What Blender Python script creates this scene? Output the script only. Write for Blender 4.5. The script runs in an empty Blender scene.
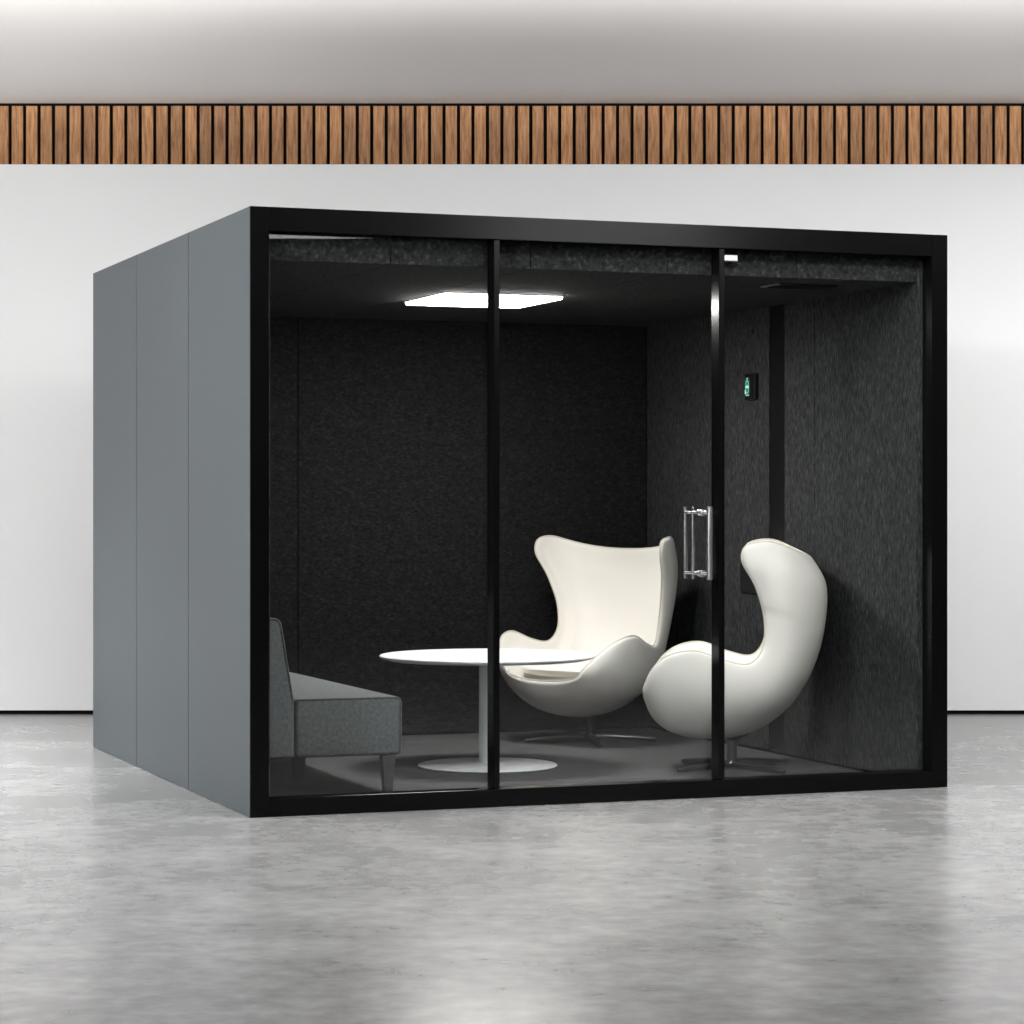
import bpy, bmesh, math, random
from mathutils import Vector, Matrix
random.seed(7)
S = bpy.context.scene
COL = S.collection
S.view_settings.view_transform = 'Standard'
S.view_settings.look = 'None'
S.view_settings.gamma = 1.0
S.view_settings.use_curve_mapping = False
S.view_settings.exposure = 0.0

# ------------------------------------------------------------------ materials
def mat(name):
    m = bpy.data.materials.new(name); m.use_nodes = True
    nt = m.node_tree
    return m, nt, nt.nodes['Principled BSDF']

def setp(b, col=None, rough=None, metal=None, spec=None, coat=None):
    if col is not None: b.inputs['Base Color'].default_value = (*col, 1)
    if rough is not None: b.inputs['Roughness'].default_value = rough
    if metal is not None: b.inputs['Metallic'].default_value = metal
    if spec is not None: b.inputs['Specular IOR Level'].default_value = spec
    if coat is not None: b.inputs['Coat Weight'].default_value = coat

def coords(nt, scale=(1, 1, 1), kind='Object'):
    tc = nt.nodes.new('ShaderNodeTexCoord'); mp = nt.nodes.new('ShaderNodeMapping')
    mp.inputs['Scale'].default_value = scale
    nt.links.new(tc.outputs[kind], mp.inputs['Vector'])
    return mp.outputs['Vector']

def noise(nt, vec, scale, detail=3, rough=.55):
    n = nt.nodes.new('ShaderNodeTexNoise')
    n.inputs['Scale'].default_value = scale; n.inputs['Detail'].default_value = detail
    n.inputs['Roughness'].default_value = rough
    nt.links.new(vec, n.inputs['Vector'])
    return n.outputs['Fac']

def ramp(nt, fac, stops):
    r = nt.nodes.new('ShaderNodeValToRGB')
    e = r.color_ramp.elements
    while len(e) < len(stops): e.new(.5)
    for el, (p, c) in zip(e, stops):
        el.position = p; el.color = (*c, 1)
    nt.links.new(fac, r.inputs['Fac'])
    return r.outputs['Color']

def bump(nt, b, height, strength, dist):
    n = nt.nodes.new('ShaderNodeBump')
    n.inputs['Strength'].default_value = strength; n.inputs['Distance'].default_value = dist
    nt.links.new(height, n.inputs['Height']); nt.links.new(n.outputs['Normal'], b.inputs['Normal'])

def plain(name, col, rough=.5, metal=0., spec=.5, var=.04, nscale=6.):
    m, nt, b = mat(name); setp(b, col, rough, metal, spec)
    f = noise(nt, coords(nt), nscale, 3)
    lo = tuple(c * (1 - var) for c in col); hi = tuple(min(1, c * (1 + var)) for c in col)
    nt.links.new(ramp(nt, f, [(.35, lo), (.65, hi)]), b.inputs['Base Color'])
    return m

def felt(name, lo, mid, hi, stretch):
    m, nt, b = mat(name); setp(b, mid, .95, 0, .15)
    f = noise(nt, coords(nt, stretch), 55, 2.5, .6)
    nt.links.new(ramp(nt, f, [(.36, lo), (.48, mid), (.56, mid), (.68, hi)]), b.inputs['Base Color'])
    bump(nt, b, f, .5, .004)
    return m

M = {}
M['frame'] = plain('black_satin_metal', (.0022, .0022, .0025), .17, 0, .13, .1)
M['side'] = plain('slate_grey_lacquer', (.053, .064, .070), .42, 0, .2, .02, 1.5)
M['seam'] = plain('dark_joint', (.02, .022, .024), .7)
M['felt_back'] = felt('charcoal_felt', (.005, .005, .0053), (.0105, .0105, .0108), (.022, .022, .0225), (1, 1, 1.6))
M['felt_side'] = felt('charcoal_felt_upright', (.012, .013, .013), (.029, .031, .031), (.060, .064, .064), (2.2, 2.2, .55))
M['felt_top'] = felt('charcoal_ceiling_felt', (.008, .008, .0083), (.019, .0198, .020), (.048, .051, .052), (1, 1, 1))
M['carpet'] = felt('grey_carpet', (.054, .054, .0555), (.065, .065, .0665), (.08, .08, .0815), (1.5, 1.5, 1.5))
M['sofa'] = felt('grey_wool', (.105, .114, .116), (.128, .139, .141), (.165, .178, .18), (1.3, 1.3, 1.3))
M['sofa_leg'] = plain('dark_wood_leg', (.06, .06, .06), .45)
M['white'] = plain('white_lacquer', (.82, .84, .85), .3, 0, .5, .01)
M['chrome'] = plain('polished_steel', (.78, .79, .80), .26, 1., .5, .02)
M['alu'] = plain('dull_aluminium', (.16, .16, .16), .35, 1., .5, .05)
M['plastic'] = plain('black_plastic', (.006, .006, .007), .3)

m, nt, b = mat('cream_leather'); setp(b, (.80, .785, .735), .48, 0, .4)
f = noise(nt, coords(nt), 160, 4); bump(nt, b, f, .12, .002)
nt.links.new(ramp(nt, noise(nt, coords(nt), 3, 2), [(.3, (.78, .765, .715)), (.7, (.82, .805, .755))]), b.inputs['Base Color'])
M['leather'] = m
M['stitch'] = plain('beige_piping', (.60, .57, .49), .6)

m, nt, b = mat('thin_clear_glass')
nt.nodes.remove(b)
tr = nt.nodes.new('ShaderNodeBsdfTransparent'); tr.inputs['Color'].default_value = (.97, .975, .972, 1)
gl = nt.nodes.new('ShaderNodeBsdfGlossy'); gl.inputs['Roughness'].default_value = .0
fr = nt.nodes.new('ShaderNodeFresnel'); ge = nt.nodes.new('ShaderNodeNewGeometry')
ma = nt.nodes.new('ShaderNodeMath'); ma.operation = 'MULTIPLY_ADD'
nt.links.new(ge.outputs['Backfacing'], ma.inputs[0]); ma.inputs[1].default_value = 1 / 1.5 - 1.5; ma.inputs[2].default_value = 1.5
nt.links.new(ma.outputs[0], fr.inputs['IOR'])
mx = nt.nodes.new('ShaderNodeMixShader')
nt.links.new(fr.outputs[0], mx.inputs[0]); nt.links.new(tr.outputs[0], mx.inputs[1]); nt.links.new(gl.outputs[0], mx.inputs[2])
nt.links.new(mx.outputs[0], nt.nodes['Material Output'].inputs['Surface'])
M['glass'] = m

def emit(name, col, s):
    m, nt, b = mat(name); setp(b, (.02, .02, .02), .4)
    b.inputs['Emission Color'].default_value = (*col, 1); b.inputs['Emission Strength'].default_value = s
    return m
M['led'] = emit('led_diffuser', (1, .955, .93), 62)
M['teal'] = emit('teal_display', (.22, .85, .62), .75)
M['mint'] = emit('mint_display', (.62, 1, .86), 1.1)
M['screen'] = emit('dim_display', (.02, .12, .09), .25)

# polished concrete
m, nt, b = mat('polished_concrete'); setp(b, (.4, .4, .4), .27, 0, .9)
f1 = noise(nt, coords(nt, (1, 1, 1)), 1.8, 4, .6); f2 = noise(nt, coords(nt, (1, 1, 1)), 11, 5, .6)
ad = nt.nodes.new('ShaderNodeMath'); ad.operation = 'MULTIPLY_ADD'
nt.links.new(f2, ad.inputs[0]); ad.inputs[1].default_value = .45
sc_ = nt.nodes.new('ShaderNodeMath'); sc_.operation = 'MULTIPLY'; nt.links.new(f1, sc_.inputs[0]); sc_.inputs[1].default_value = .55
nt.links.new(sc_.outputs[0], ad.inputs[2])
nt.links.new(ramp(nt, ad.outputs[0], [(.37, (.145, .145, .145)), (.5, (.205, .205, .204)), (.63, (.265, .265, .263))]), b.inputs['Base Color'])
rr = nt.nodes.new('ShaderNodeMapRange'); nt.links.new(ad.outputs[0], rr.inputs[0])
rr.inputs[1].default_value = .35; rr.inputs[2].default_value = .65; rr.inputs[3].default_value = .265; rr.inputs[4].default_value = .255
nt.links.new(rr.outputs[0], b.inputs['Roughness'])
M['floor'] = m

M['wall'] = plain('white_paint', (.76, .765, .77), .6, 0, .2, .006, 1.)
M['ceil'] = plain('warm_white_ceiling', (.74, .708, .685), .7, 0, .2, .006, 1.)
M['darkwall'] = plain('dark_cladding', (.03, .03, .032), .7, 0, .2)
M['black'] = plain('black_gap', (.004, .003, .003), .9, 0, .1)

m, nt, b = mat('oak_slat'); setp(b, (.35, .18, .09), .5, 0, .3)
g1 = noise(nt, coords(nt, (11, 11, .9)), 6, 6, .7)
geo = nt.nodes.new('ShaderNodeNewGeometry')
c1 = ramp(nt, g1, [(.36, (.20, .082, .030)), (.5, (.36, .17, .067)), (.64, (.47, .245, .108))])
hsv = nt.nodes.new('ShaderNodeHueSaturation')
mr = nt.nodes.new('ShaderNodeMapRange'); nt.links.new(geo.outputs['Random Per Island'], mr.inputs[0])
mr.inputs[3].default_value = .78; mr.inputs[4].default_value = 1.18
nt.links.new(mr.outputs[0], hsv.inputs['Value']); nt.links.new(c1, hsv.inputs['Color'])
nt.links.new(hsv.outputs[0], b.inputs['Base Color'])
M['oak'] = m

# ------------------------------------------------------------------ geometry helpers
def link(name, bm, material, parent=None, smooth=False, loc=None):
    me = bpy.data.meshes.new(name); 
    bmesh.ops.recalc_face_normals(bm, faces=bm.faces)
    bm.to_mesh(me); bm.free()
    for mm in (material if isinstance(material, (list, tuple)) else [material]): me.materials.append(M[mm])
    if smooth:
        for p in me.polygons: p.use_smooth = True
        if smooth != 'soft': me.set_sharp_from_angle(angle=math.radians(38))
    o = bpy.data.objects.new(name, me); COL.objects.link(o)
    if loc: o.location = loc
    if parent: o.parent = parent
    return o

def box(bm, x0, x1, y0, y1, z0, z1, bev=0., mi=0):
    t = bmesh.new()
    r = bmesh.ops.create_cube(t, size=1)
    for v in t.verts:
        v.co = ((x0 + x1) / 2 + v.co.x * (x1 - x0), (y0 + y1) / 2 + v.co.y * (y1 - y0), (z0 + z1) / 2 + v.co.z * (z1 - z0))
    if bev: bmesh.ops.bevel(t, geom=t.edges[:], offset=bev, segments=2, affect='EDGES', profile=.5)
    for fc in t.faces: fc.material_index = mi
    me = bpy.data.meshes.new('tmp'); t.to_mesh(me); t.free(); bm.from_mesh(me); bpy.data.meshes.remove(me)

def obox(name, material, parent, x0, x1, y0, y1, z0, z1, bev=0.):
    bm = bmesh.new(); box(bm, x0, x1, y0, y1, z0, z1, bev)
    return link(name, bm, material, parent)

def lathe(bm, prof, n=48):
    rings = []
    for r, z in prof:
        if r < 1e-6: rings.append([bm.verts.new((0, 0, z))])
        else: rings.append([bm.verts.new((r * math.cos(2 * math.pi * k / n), r * math.sin(2 * math.pi * k / n), z)) for k in range(n)])
    for a, b_ in zip(rings, rings[1:]):
        for k in range(n):
            q = [a[k % len(a)], a[(k + 1) % len(a)], b_[(k + 1) % len(b_)], b_[k % len(b_)]]
            q = list(dict.fromkeys(q))
            if len(q) > 2: bm.faces.new(q)

def tube(bm, pts, r, n=10, closed=False):
    pts = [Vector(p) for p in pts]; N = len(pts)
    rad = r if isinstance(r, (list, tuple)) else [r] * N
    rings = []; up = None
    for i in range(N):
        a = pts[(i - 1) % N] if (closed or i > 0) else pts[i]
        c = pts[(i + 1) % N] if (closed or i < N - 1) else pts[i]
        t = (c - a).normalized()
        if up is None:
            up = t.orthogonal().normalized()
        else:
            up = (up - t * up.dot(t)).normalized()
        s = t.cross(up)
        rings.append([bm.verts.new(pts[i] + (up * math.cos(2 * math.pi * k / n) + s * math.sin(2 * math.pi * k / n)) * rad[i]) for k in range(n)])
    for i in range(N if closed else N - 1):
        a, c = rings[i], rings[(i + 1) % N]
        for k in range(n): bm.faces.new((a[k], a[(k + 1) % n], c[(k + 1) % n], c[k]))
    if not closed:
        bm.faces.new(rings[0]); bm.faces.new(rings[-1][::-1])

def empty(name, label, cat, loc, rz=0, group=None):
    o = bpy.data.objects.new(name, None); COL.objects.link(o)
    o.location = loc; o.rotation_euler = (0, 0, rz); o.empty_display_size = .1
    o['label'] = label; o['category'] = cat
    if group: o['group'] = group
    return o

def struct(o): o['kind'] = 'structure'; return o

# ------------------------------------------------------------------ room
H = 3.428; HB = 3.086; YB = 14.35; XL, XR, YF = -9.0, 12.5, -4.0
bm = bmesh.new(); box(bm, XL, XR + .1, YF, YB + .3, -.1, 0); struct(link('floor', bm, 'floor'))
bm = bmesh.new(); box(bm, XL, XR + .1, YF, YB + .3, H, H + .1); struct(link('ceiling', bm, 'ceil'))
bm = bmesh.new(); box(bm, XL, XR, YB, YB + .2, .022, HB); struct(link('wall_back', bm, 'wall'))
bm = bmesh.new(); box(bm, XL, XR, YB + .012, YB + .2, 0, .022); struct(link('baseboard_back', bm, 'black'))
# unseen dark wall, slanted so the glass front reflects a dark, level edge
PA = math.radians(20.5); WD = Vector((math.cos(2 * PA), math.sin(2 * PA), 0)); WN = Vector((math.sin(2 * PA), -math.cos(2 * PA), 0))
G0 = Vector((-.985, 9.61, 0)) + Vector((-math.sin(PA), math.cos(PA), 0)) * .063
NG = Vector((math.sin(PA), -math.cos(PA), 0))
def mirror(p): return p - NG * (2 * (p - G0).dot(NG))       # where a thing stands that the pod's glass front shows at p
w0 = mirror(Vector((0, 21.6, 0)))
bm = bmesh.new()
box(bm, -10, 9.0, -.1, 0, 0, H)
o = struct(link('wall_right', bm, 'darkwall')); o.location = w0; o.rotation_euler = (0, 0, math.atan2(WD.y, WD.x))
# timber slat frieze
bm = bmesh.new()
box(bm, XL, XR, YB + .02, YB + .2, HB, H, mi=1)
box(bm, XL, XR, YB - .004, YB + .02, H - .014, H, mi=1)
P = .08119; x = (10 - 512) * 14.35 / 2557 - 40 * P
while x < XR - P:
    box(bm, x + .0095, x + P - .0095, YB, YB + .021, HB + .001, H - .014, .001); x += P
struct(link('trim_1', bm, ['oak', 'black']))

# ------------------------------------------------------------------ pod
ANG = math.radians(20.5)
N0 = Vector((-.985, 9.61, 0))
dv = Vector((math.cos(ANG), math.sin(ANG), 0)); iv = Vector((-math.sin(ANG), math.cos(ANG), 0))
def W(d, i, z): return N0 + dv * d + iv * i + Vector((0, 0, z))
W_, D_, HT = 2.987, 3.0, 2.30
ZF = .014   # finished floor inside
pod = empty('meeting_pod', 'glass fronted black framed meeting pod with slate grey outer panels on the concrete floor', 'pod', N0, ANG)
zb = .001
# outer panels
for k in range(3):
    a, c = k * 1.0, (k + 1) * 1.0
    obox('side_panel', 'side', pod, 0, .02, a + (.004 if k else .005), c - .004, zb, HT, .0015)
    obox('side_panel', 'side', pod, W_ - .02, W_, a + (.004 if k else .005), c - .004, zb, HT, .0015)
    obox('rear_panel', 'side', pod, .022 + k * .981, .022 + (k + 1) * .981 - .004, D_ - .02, D_, zb, HT, .0015)
obox('joint_liner', 'seam', pod, .016, .024, .03, D_ - .02, zb + .005, HT - .01)
obox('roof', 'frame', pod, .021, W_ - .021, .075, D_ - .021, HT - .04, HT - .004)
# front frame
def post(x0, x1, xs0, xs1):
    bm = bmesh.new(); box(bm, x0, x1, -.004, .0045, zb, HT, .001); box(bm, xs0, xs1, .003, .075, zb, HT - .003)
    return link('corner_post', bm, 'frame', pod)
post(0, .073, .022, .073); post(W_ - .073, W_, W_ - .073, W_ - .021)
bt = HT - .09
obox('top_beam', 'frame', pod, .074, W_ - .074, -.004, .072, bt, HT, .0015)
obox('bottom_rail', 'frame', pod, .074, W_ - .074, -.004, .072, zb, .070, .0015)
mw = .026
x1, x2 = 1.0016 - mw, 1.967 - mw      # left faces of the two mullions
gz0, gz1 = .068, bt + .004
def pane(a, c, parent):
    return obox('glass_pane', 'glass', parent, a, c, .058, .068, gz0, gz1)
pane(.074, x1 + .004, pod); pane(x2 + mw - .004, W_ - .074, pod)
# door: middle bay
door = obox('door', 'frame', pod, x1, x1 + mw, .0, .075, .071, bt - .001, .003)      # hinge stile
obox('stile', 'frame', door, x2, x2 + mw, .0, .075, .071, bt - .001, .003)
obox('glass_pane', 'glass', door, x1 + mw - .004, x2 + .004, .058, .068, gz0 + .004, gz1 - .006)
def rod(bm, p, q, r, n=16): tube(bm, [p, q], r, n)
hz0, hz1 = .887, 1.158
hx = x2 - .047
bm = bmesh.new()
for (yy, r) in ((-.012, .012), (.150, .006), (.225, .008)):  # thin middle bar stands in for the outer bar's reflection in the glass
    rod(bm, (hx, yy, hz0 - .012), (hx, yy, hz1 + .012), r)
for z in (hz0 + .012, hz1 - .012):
    rod(bm, (hx, -.012, z), (hx, .225, z), .006, 12)
    # round rosettes on the glass
    rod(bm, (hx, .046, z), (hx, .058, z), .014, 20); rod(bm, (hx, .068, z), (hx, .080, z), .014, 20)
link('handle', bm, 'chrome', door, True)
bm = bmesh.new()
box(bm, x2 + mw + .001, x2 + mw + .074, .034, .057, 2.163, 2.189, .003)
link('top_latch', bm, 'chrome', pod)
# interior linings
cz = 2.107
obox('pod_floor', 'carpet', pod, .026, W_ - .026, .076, D_ - .022, .004, ZF)
yw = D_ - .1; xw = W_ - .1
for k in range(3):
    a, c = .026 + k * .978, .026 + (k + 1) * .978 - .004
    a = [.026, 1.003 + .002, 2.0 + .002][k]; c = [1.003 - .002, 2.0 - .002, xw - .001][k]
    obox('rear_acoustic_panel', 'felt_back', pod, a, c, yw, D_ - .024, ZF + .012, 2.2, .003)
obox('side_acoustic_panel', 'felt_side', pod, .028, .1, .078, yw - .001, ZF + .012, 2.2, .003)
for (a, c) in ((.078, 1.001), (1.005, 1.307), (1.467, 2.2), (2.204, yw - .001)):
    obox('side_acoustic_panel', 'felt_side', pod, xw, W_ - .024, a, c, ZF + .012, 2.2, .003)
obox('recess_strip', 'plastic', pod, xw + .006, W_ - .024, 1.309, 1.465, ZF + .012, 2.2)
obox('skirting_gap', 'black', pod, .102, xw - .0015, yw + .004, yw + .02, ZF, ZF + .0115)
obox('skirting_gap', 'black', pod, xw + .004, xw + .02, .08, yw, ZF, ZF + .0115)
e = [.1, .58, 1.16, 1.75, 2.33, xw]
for k in range(5):
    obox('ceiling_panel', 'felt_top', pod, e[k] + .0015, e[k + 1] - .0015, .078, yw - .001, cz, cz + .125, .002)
bm = bmesh.new()
box(bm, 2.36, 2.66, .30, .48, cz - .006, cz - .0005, .001)
for k in range(7): box(bm, 2.375, 2.645, .312 + k * .024, .318 + k * .024, cz - .010, cz - .005)
link('air_vent', bm, 'plastic', pod)

# ------------------------------------------------------------------ LED panel
led = empty('ceiling_light', 'bright square white LED panel on the dark ceiling inside the pod', 'lamp', W(1.473, 1.5, cz), ANG)
s = .282
obox('lamp_frame', 'white', led, -s, s, -s, s, -.006, -.0005, .001)
bm = bmesh.new(); box(bm, -s + .006, s - .006, -s + .006, s - .006, -.017, -.0065, .004); link('diffuser', bm, 'led', led)

# ------------------------------------------------------------------ wall devices (on the inner right wall)
RW = ANG - math.pi / 2    # local x runs along the wall (into the depth negative), local y out of the wall
def on_wall(i, z): return W(xw, i, z)
ctl = empty('wall_control', 'small black control unit with glowing green display high on the felt wall', 'control unit', on_wall(1.632, 1.737), ANG)
obox('housing', 'plastic', ctl, -.022, -.0003, -.056, .056, -.062, .062, .005)
scr = obox('display', 'screen', ctl, -.0232, -.0221, -.006, .048, -.045, .044, .0004)
def ring(bm, y, z, ro, ri, x0=-.0245, x1=-.0233, n=20, half=None):
    vs = []
    for k in range(n):
        a = 2 * math.pi * k / n
        vs.append([bm.verts.new((xx, y + r * math.cos(a), z + r * 1.0 * math.sin(a))) for (xx, r) in ((x0, ro), (x0, ri), (x1, ri), (x1, ro))])
    for k in range(n):
        A, B = vs[k], vs[(k + 1) % n]
        for j in range(4): bm.faces.new((A[j], B[j], B[(j + 1) % 4], A[(j + 1) % 4]))
bm = bmesh.new()
ring(bm, .021, .016, .017, .010); ring(bm, .021, -.016, .017, .010)
link('numerals', bm, 'teal', scr)
for (y0, y1, z0, z1) in ((.004, .038, -.006, .006), (.016, .024, .036, .042), (.036, .044, -.034, -.014), (.022, .030, -.043, -.037), (.006, .014, -.043, -.037)):
    obox('symbol', 'mint', scr, -.0245, -.0233, y0, y1, z0, z1, .0003)

sens = empty('wall_sensor', 'tiny round black sensor near the top of the felt wall above the control unit', 'sensor', on_wall(1.64, 2.0), ANG)
bm = bmesh.new(); lathe(bm, [(0, .0002), (.014, .0002), (.014, .008), (.010, .012), (0, .013)], 24)
o = link('sensor_body', bm, 'plastic', sens, True); o.rotation_euler = (0, -math.pi / 2, 0)
sock = empty('socket_panel', 'black rectangular socket panel on the felt wall behind the chair facing away', 'socket', on_wall(1.655, .85), ANG)
obox('face_plate', 'plastic', sock, -.012, -.0003, -.10, .10, -.092, .092, .003)
obox('insert', 'plastic', sock, -.014, -.0122, -.08, .08, -.072, .072, .001)

# ------------------------------------------------------------------ table
tb = empty('pedestal_table', 'round white pedestal table with disc foot standing in the middle of the pod', 'table', W(1.438, 1.345, ZF))
bm = bmesh.new(); lathe(bm, [(0, .470), (.10, .470), (.44, .474), (.472, .482), (.479, .487), (.480, .492), (.477, .4955), (.47, .497), (0, .497)], 96)
link('table_top', bm, 'white', tb, True)
bm = bmesh.new(); lathe(bm, [(.038, .012), (.0375, .4695)], 40)
lathe(bm, [(0, .4695), (.0375, .4695)], 40); lathe(bm, [(0, .012), (.038, .012)], 40)
link('column', bm, 'white', tb, True)
bm = bmesh.new(); lathe(bm, [(0, .001), (.305, .001), (.310, .003), (.311, .006), (.307, .009), (.10, .013), (.05, .016), (0, .016)], 96)
link('base_plate', bm, 'white', tb, True)

# ------------------------------------------------------------------ sofa (faces +d, backs on the left wall)
SY0, SY1 = .0, 1.86
sofa = empty('lounge_sofa', 'grey upholstered armless sofa with sloping back against the pod wall', 'sofa', W(.0, .485, ZF), ANG)
def prism(bm, prof, y0, y1, bev):
    t = bmesh.new()
    A = [t.verts.new((x, y0, z)) for x, z in prof]; B = [t.verts.new((x, y1, z)) for x, z in prof]
    n = len(prof); t.faces.new(A[::-1]); t.faces.new(B)
    for k in range(n): t.faces.new((A[k], A[(k + 1) % n], B[(k + 1) % n], B[k]))
    if bev: bmesh.ops.bevel(t, geom=t.edges[:], offset=bev, segments=3, affect='EDGES', profile=.5)
    me = bpy.data.meshes.new('tmp'); t.to_mesh(me); t.free(); bm.from_mesh(me); bpy.data.meshes.remove(me)
bm = bmesh.new(); prism(bm, [(.118, .153), (.312, .153), (.312, .37), (.250, .712), (.118, .712)], SY0, SY1, .016)
back = link('backrest', bm, 'sofa', sofa, True)
bm = bmesh.new(); prism(bm, [(.315, .153), (.757, .153), (.757, .388), (.315, .388)], SY0, SY1, .016)
seat = link('seat', bm, 'sofa', sofa, True)
# piping along the end of the back and seat
bm = bmesh.new()
tube(bm, [(.304, .004, .36), (.300, .0, .40), (.2525, .0, .690), (.243, .0, .704), (.229, .0, .710), (.13, .0, .711)], .0035, 8)
link('piping', bm, 'sofa', back, True)
bm = bmesh.new()
tube(bm, [(.32, .002, .386), (.737, .002, .386), (.749, .002, .380), (.755, .002, .366), (.755, .002, .16)], .0035, 8)
link('piping', bm, 'sofa', seat, True)
for (xx, yy) in ((.704, .026), (.704, SY1 - .045), (.16, .030), (.16, SY1 - .045), (.500, .64), (.525, .70)):
    bm = bmesh.new(); t = .026
    v0 = [bm.verts.new((xx + a * t, yy + c * t, .149)) for a, c in ((-1, -1), (1, -1), (1, 1), (-1, 1))]
    v1 = [bm.verts.new((xx + a * t * .62 + .002, yy + c * t * .62, .001)) for a, c in ((-1, -1), (1, -1), (1, 1), (-1, 1))]
    bm.faces.new(v0); bm.faces.new(v1[::-1])
    for k in range(4): bm.faces.new((v0[k], v0[(k + 1) % 4], v1[(k + 1) % 4], v1[k]))
    link('leg', bm, 'sofa_leg', sofa)

# ------------------------------------------------------------------ egg chairs
def cr(ctrl, s):
    n = len(ctrl) - 1; u = min(max(s, 0), 1) * n; i = min(int(u), n - 1); t = u - i
    p = [ctrl[max(0, min(n, i + k))] for k in (-1, 0, 1, 2)]
    return tuple(.5 * (2 * b_ + (c - a) * t + (2 * a - 5 * b_ + 4 * c - d) * t * t + (3 * b_ - a - 3 * c + d) * t ** 3)
                 for a, b_, c, d in zip(*p))
SP = [(.385, .305), (.345, .215), (.25, .150), (.09, .128), (-.07, .155), (-.21, .235), (-.315, .36), (-.38, .51), (-.412, .67), (-.412, .82), (-.345, .938)]
RM = [(.225, .385, .365), (.305, .345, .445), (.360, .262, .508), (.378, .145, .528), (.360, .02, .488), (.330, -.088, .474),
      (.314, -.146, .545), (.326, -.152, .67), (.360, -.115, .81), (.390, -.056, .930), (.380, -.090, 1.035)]
def shell_point(s, v):
    s = s * (1 - .055 * max(0, (abs(v) - .6) / .4) ** 2)
    pf, pz = cr(SP, s); w, rf, rz = cr(RM, s)
    th = v * math.pi / 2
    sn, cs = math.sin(th), math.cos(th)
    x = w * (1 if sn >= 0 else -1) * abs(sn) ** .92 * (1 + .05 * math.sin(2 * abs(th)))
    g = 1 - max(cs, 0) ** 1.0
    return Vector((pf + (rf - pf) * g, x, pz + (rz - pz) * g))
NS, NV = 40, 28
def egg_chair(label, pos, ang):
    root = empty('egg_chair', label, 'armchair', pos, ang, 'cream lounge armchairs in the pod')
    if egg_chair.src:
        def cp(o, par):
            c = o.copy(); COL.objects.link(c); c.parent = par
            for ch in list(o.children): cp(ch, c)
        for ch in list(egg_chair.src.children): cp(ch, root)
        return root
    egg_chair.src = root
    G = [[shell_point(a / NS, -1 + 2 * c / NV) for c in range(NV + 1)] for a in range(NS + 1)]
    def nrm(a, c):
        u = G[min(a + 1, NS)][c] - G[max(a - 1, 0)][c]; v = G[a][min(c + 1, NV)] - G[a][max(c - 1, 0)]
        n = v.cross(u)
        return n.normalized() if n.length > 1e-9 else Vector((0, 0, 1))
    # make sure the normal points inside (towards the sitter)
    mid = nrm(NS // 2, NV // 2); sgn = 1 if mid.dot(Vector((.3, 0, .6)) - G[NS // 2][NV // 2]) > 0 else -1
    def thick(a, c):
        s_, v_ = a / NS, abs(-1 + 2 * c / NV)
        e = min(1, min(s_, 1 - s_) / .12); ev = min(1, (1 - v_) / .3)
        m_ = min(e, ev)
        return .019 + .035 * (m_ * m_ * (3 - 2 * m_))
    bm = bmesh.new()
    O = [[bm.verts.new(G[a][c]) for c in range(NV + 1)] for a in range(NS + 1)]
    I = [[bm.verts.new(G[a][c] + nrm(a, c) * sgn * thick(a, c)) for c in range(NV + 1)] for a in range(NS + 1)]
    for a in range(NS):
        for c in range(NV):
            bm.faces.new((O[a][c], O[a][c + 1], O[a + 1][c + 1], O[a + 1][c]))
            bm.faces.new((I[a][c], I[a + 1][c], I[a + 1][c + 1], I[a][c + 1]))
    per = [(0, c) for c in range(NV)] + [(a, NV) for a in range(NS)] + [(NS, c) for c in range(NV, 0, -1)] + [(a, 0) for a in range(NS, 0, -1)]
    rim = []
    for k, (a, c) in enumerate(per):
        o_ = O[a][c].co; i_ = I[a][c].co
        # outward in the surface
        tgt = G[min(max(a, 2), NS - 2)][min(max(c, 2), NV - 2)]
        outd = (G[a][c] - tgt).normalized()
        rim.append(bm.verts.new((o_ + i_) / 2 + outd * .013))
    L = len(per)
    for k in range(L):
        k2 = (k + 1) % L
        (a, c), (a2, c2) = per[k], per[k2]
        bm.faces.new((O[a][c], O[a2][c2], rim[k2], rim[k])); bm.faces.new((rim[k], rim[k2], I[a2][c2], I[a][c]))
    seam = [rim[k].co.lerp(I[a][c].co, .12) for k, (a, c) in enumerate(per)]
    sh = link('shell', bm, 'leather', root, 'soft')
    sm = sh.modifiers.new('sub', 'SUBSURF'); sm.levels = 1; sm.render_levels = 2
    bm = bmesh.new()
    tube(bm, seam, .0042, 6, True)
    pp = link('piping', bm, 'stitch', sh, True)
    sm = pp.modifiers.new('sub', 'SUBSURF'); sm.levels = 1; sm.render_levels = 1
    # seat cushion
    bm = bmesh.new(); n, mI = 48, 10
    top, bot = [], []
    def prof(t): return (1 - t ** 3.2) ** .45
    rings = []
    for j in range(mI + 1):
        t = j / mI
        row_t, row_b = [], []
        for k in range(n):
            an = 2 * math.pi * k / n; ca, sa = math.cos(an), math.sin(an)
            ex = lambda q: (1 if q >= 0 else -1) * abs(q) ** .72
            xf, yl = ex(ca) * .235 * t, ex(sa) * .285 * t
            hgt = .036 * prof(min(t, 1.0)) + .002
            zc = .362 + .01 * xf
            row_t.append((xf + .085, yl * (1 - .25 * max(0, -xf)), zc + hgt)); row_b.append((xf + .085, yl * (1 - .25 * max(0, -xf)), zc - hgt))
        rings.append((row_t, row_b))
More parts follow.
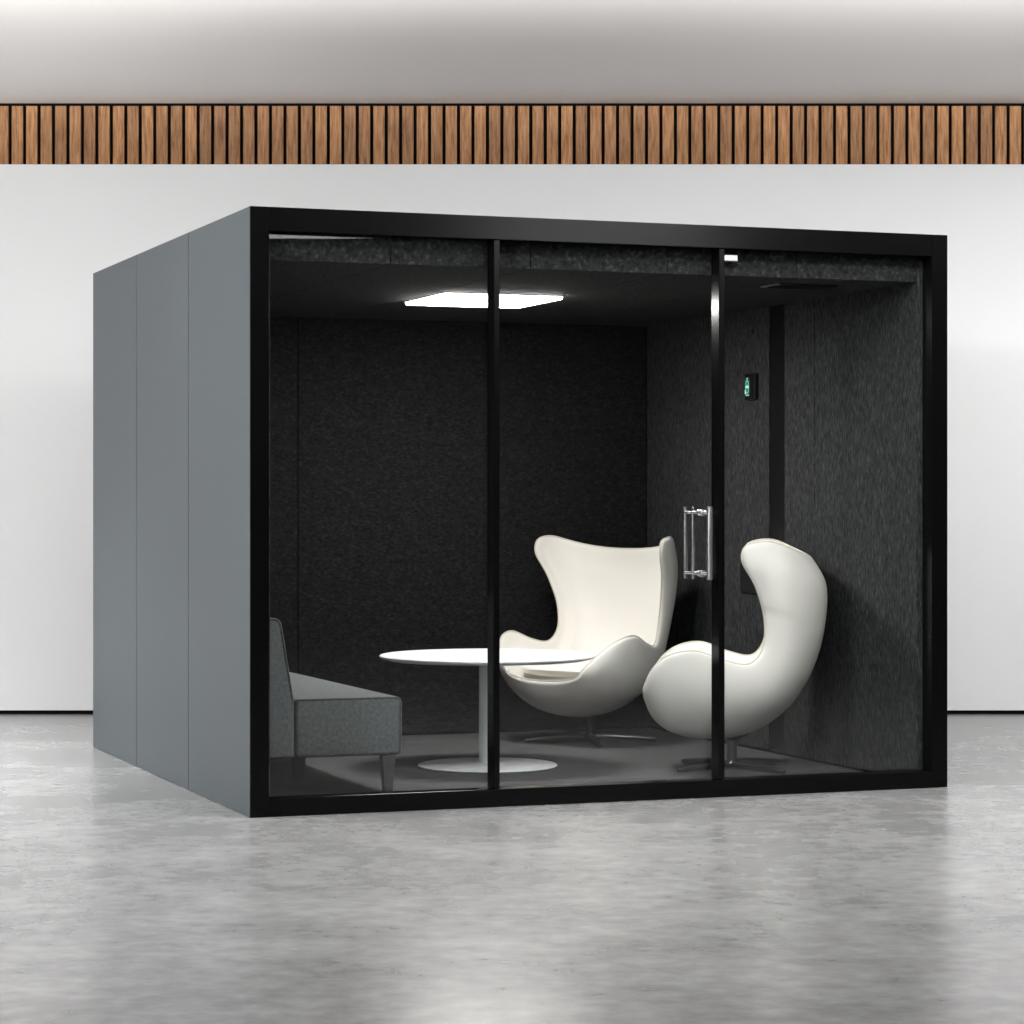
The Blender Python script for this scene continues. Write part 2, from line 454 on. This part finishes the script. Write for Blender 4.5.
    for side in (0, 1):
        prev = None
        for j in range(mI + 1):
            if j == 0: cur = [bm.verts.new(rings[0][side][0])]
            else: cur = [bm.verts.new(p) for p in rings[j][side]]
            if prev:
                for k in range(n):
                    q = list(dict.fromkeys([prev[k % len(prev)], cur[k], cur[(k + 1) % n], prev[(k + 1) % len(prev)]]))
                    bm.faces.new(q)
            prev = cur
        if side == 0: tl = prev
        else: bl = prev
    for k in range(n): bm.faces.new((tl[k], tl[(k + 1) % n], bl[(k + 1) % n], bl[k]))
    link('seat_cushion', bm, 'leather', root, 'soft')
    # swivel column and star base
    bm = bmesh.new(); lathe(bm, [(0, .032), (.022, .032), (.022, .10), (.030, .128), (.075, .150), (0, .150)], 28)
    link('swivel_column', bm, 'alu', root, True)
    bm = bmesh.new()
    lathe(bm, [(0, .020), (.030, .020), (.034, .026), (.032, .034), (0, .036)], 28)
    for k in range(4):
        an = math.pi / 4 + k * math.pi / 2
        ca, sa = math.cos(an), math.sin(an)
        pts = [(.01 * ca, .01 * sa, .027), (.12 * ca, .12 * sa, .024), (.24 * ca, .24 * sa, .017), (.31 * ca, .31 * sa, .0115), (.325 * ca, .325 * sa, .0105)]
        tube(bm, pts, [.016, .014, .0115, .0095, .006], 12)
    link('star_base', bm, 'alu', root, True)
    return root
egg_chair.src = None
egg_chair('cream leather egg shaped armchair turned towards us behind the white table', W(2.31, 2.265, ZF), math.radians(-128))
egg_chair('cream leather egg shaped armchair seen from its side near the felt wall', W(2.42, .884, ZF), math.radians(174))

# ------------------------------------------------------------------ light
w = bpy.data.worlds.new('World'); S.world = w; w.use_nodes = True
bg = w.node_tree.nodes['Background']; bg.inputs[0].default_value = (.93, .96, 1, 1); bg.inputs[1].default_value = .04

def area(name, loc, aim, sx, sy, power, col=(1, 1, 1)):
    l = bpy.data.lights.new(name, 'AREA'); l.shape = 'RECTANGLE'; l.size = sx; l.size_y = sy; l.energy = power; l.color = col
    o = bpy.data.objects.new(name, l); COL.objects.link(o); o.location = loc
    o.rotation_euler = (Vector(aim) - Vector(loc)).to_track_quat('-Z', 'Y').to_euler()
    return o
# unseen area light added to brighten the long white wall
area('wall_fill', (0.0, 9.3, 3.36), (0.0, 14.35, .9), 15.0, .5, 190)
# unseen area lights added over the open floor, standing in for ceiling lamps
area('room_fill', (-3.6, 7.4, 3.40), (-3.6, 7.4, 0), 3.0, 1.0, 300)
area('room_fill', (1.9, 8.3, 3.40), (1.9, 8.3, 0), 2.4, .8, 150)
area('room_fill', (0, 4.0, 3.40), (0, 4.0, 0), 4.0, 1.0, 25)
area('room_fill', (4.7, 11.8, 3.40), (4.7, 11.8, 0), 2.0, 2.0, 125)
area('floor_fill', (-4.3, 11.2, 3.40), (-4.3, 11.2, 0), 1.6, 1.6, 260).data.spread = math.radians(95)
# unseen area lights added to brighten the ceiling and the upper wall
area('upper_fill', (0, 8.8, 2.98), (0, 9.8, 3.7), 12.0, .3, 66)
area('ceiling_fill', (0, 8.5, 2.88), (0, 9.466, 3.139), 12.0, .12, 145).data.spread = math.radians(24.5)
# added low cool fill from the left; no window is built there
area('low_side_fill', (XL + .1, 13.0, .8), (0, 13.8, .6), 2.4, 1.4, 80, (.93, .97, 1))
# added fill aimed into the pod at chairs and felt; no track
area('pod_fill', (-4.2, 3.0, 3.25), (1.4, 11.0, .95), .8, .4, 22, (.96, .98, 1)).data.spread = math.radians(45)
# unseen lights added near the dark wall for sheen on beam and glass
sp = mirror(Vector((.62, 20.3, 0)))
area('beam_sheen_light', (sp.x, sp.y, 3.36), (.4, 10.1, 2.25), 1.8, .12, 34)
sp = mirror(Vector((-1.25, 21.33, 0)))
o = area('glass_sheen_light', (sp.x, sp.y, 3.42), (sp.x, sp.y, 0), 1.9, .5, 12)
o.rotation_euler = (0, 0, 2 * PA)

# ------------------------------------------------------------------ camera
cam = bpy.data.cameras.new('camera'); co = bpy.data.objects.new('camera', cam); COL.objects.link(co)
co.location = (0, 0, 1.18); co.rotation_euler = (math.pi / 2, 0, 0)
cam.sensor_width = 36; cam.lens = 36 * 2557 / 1024; cam.shift_y = -8 / 1024; cam.clip_end = 100
S.camera = co
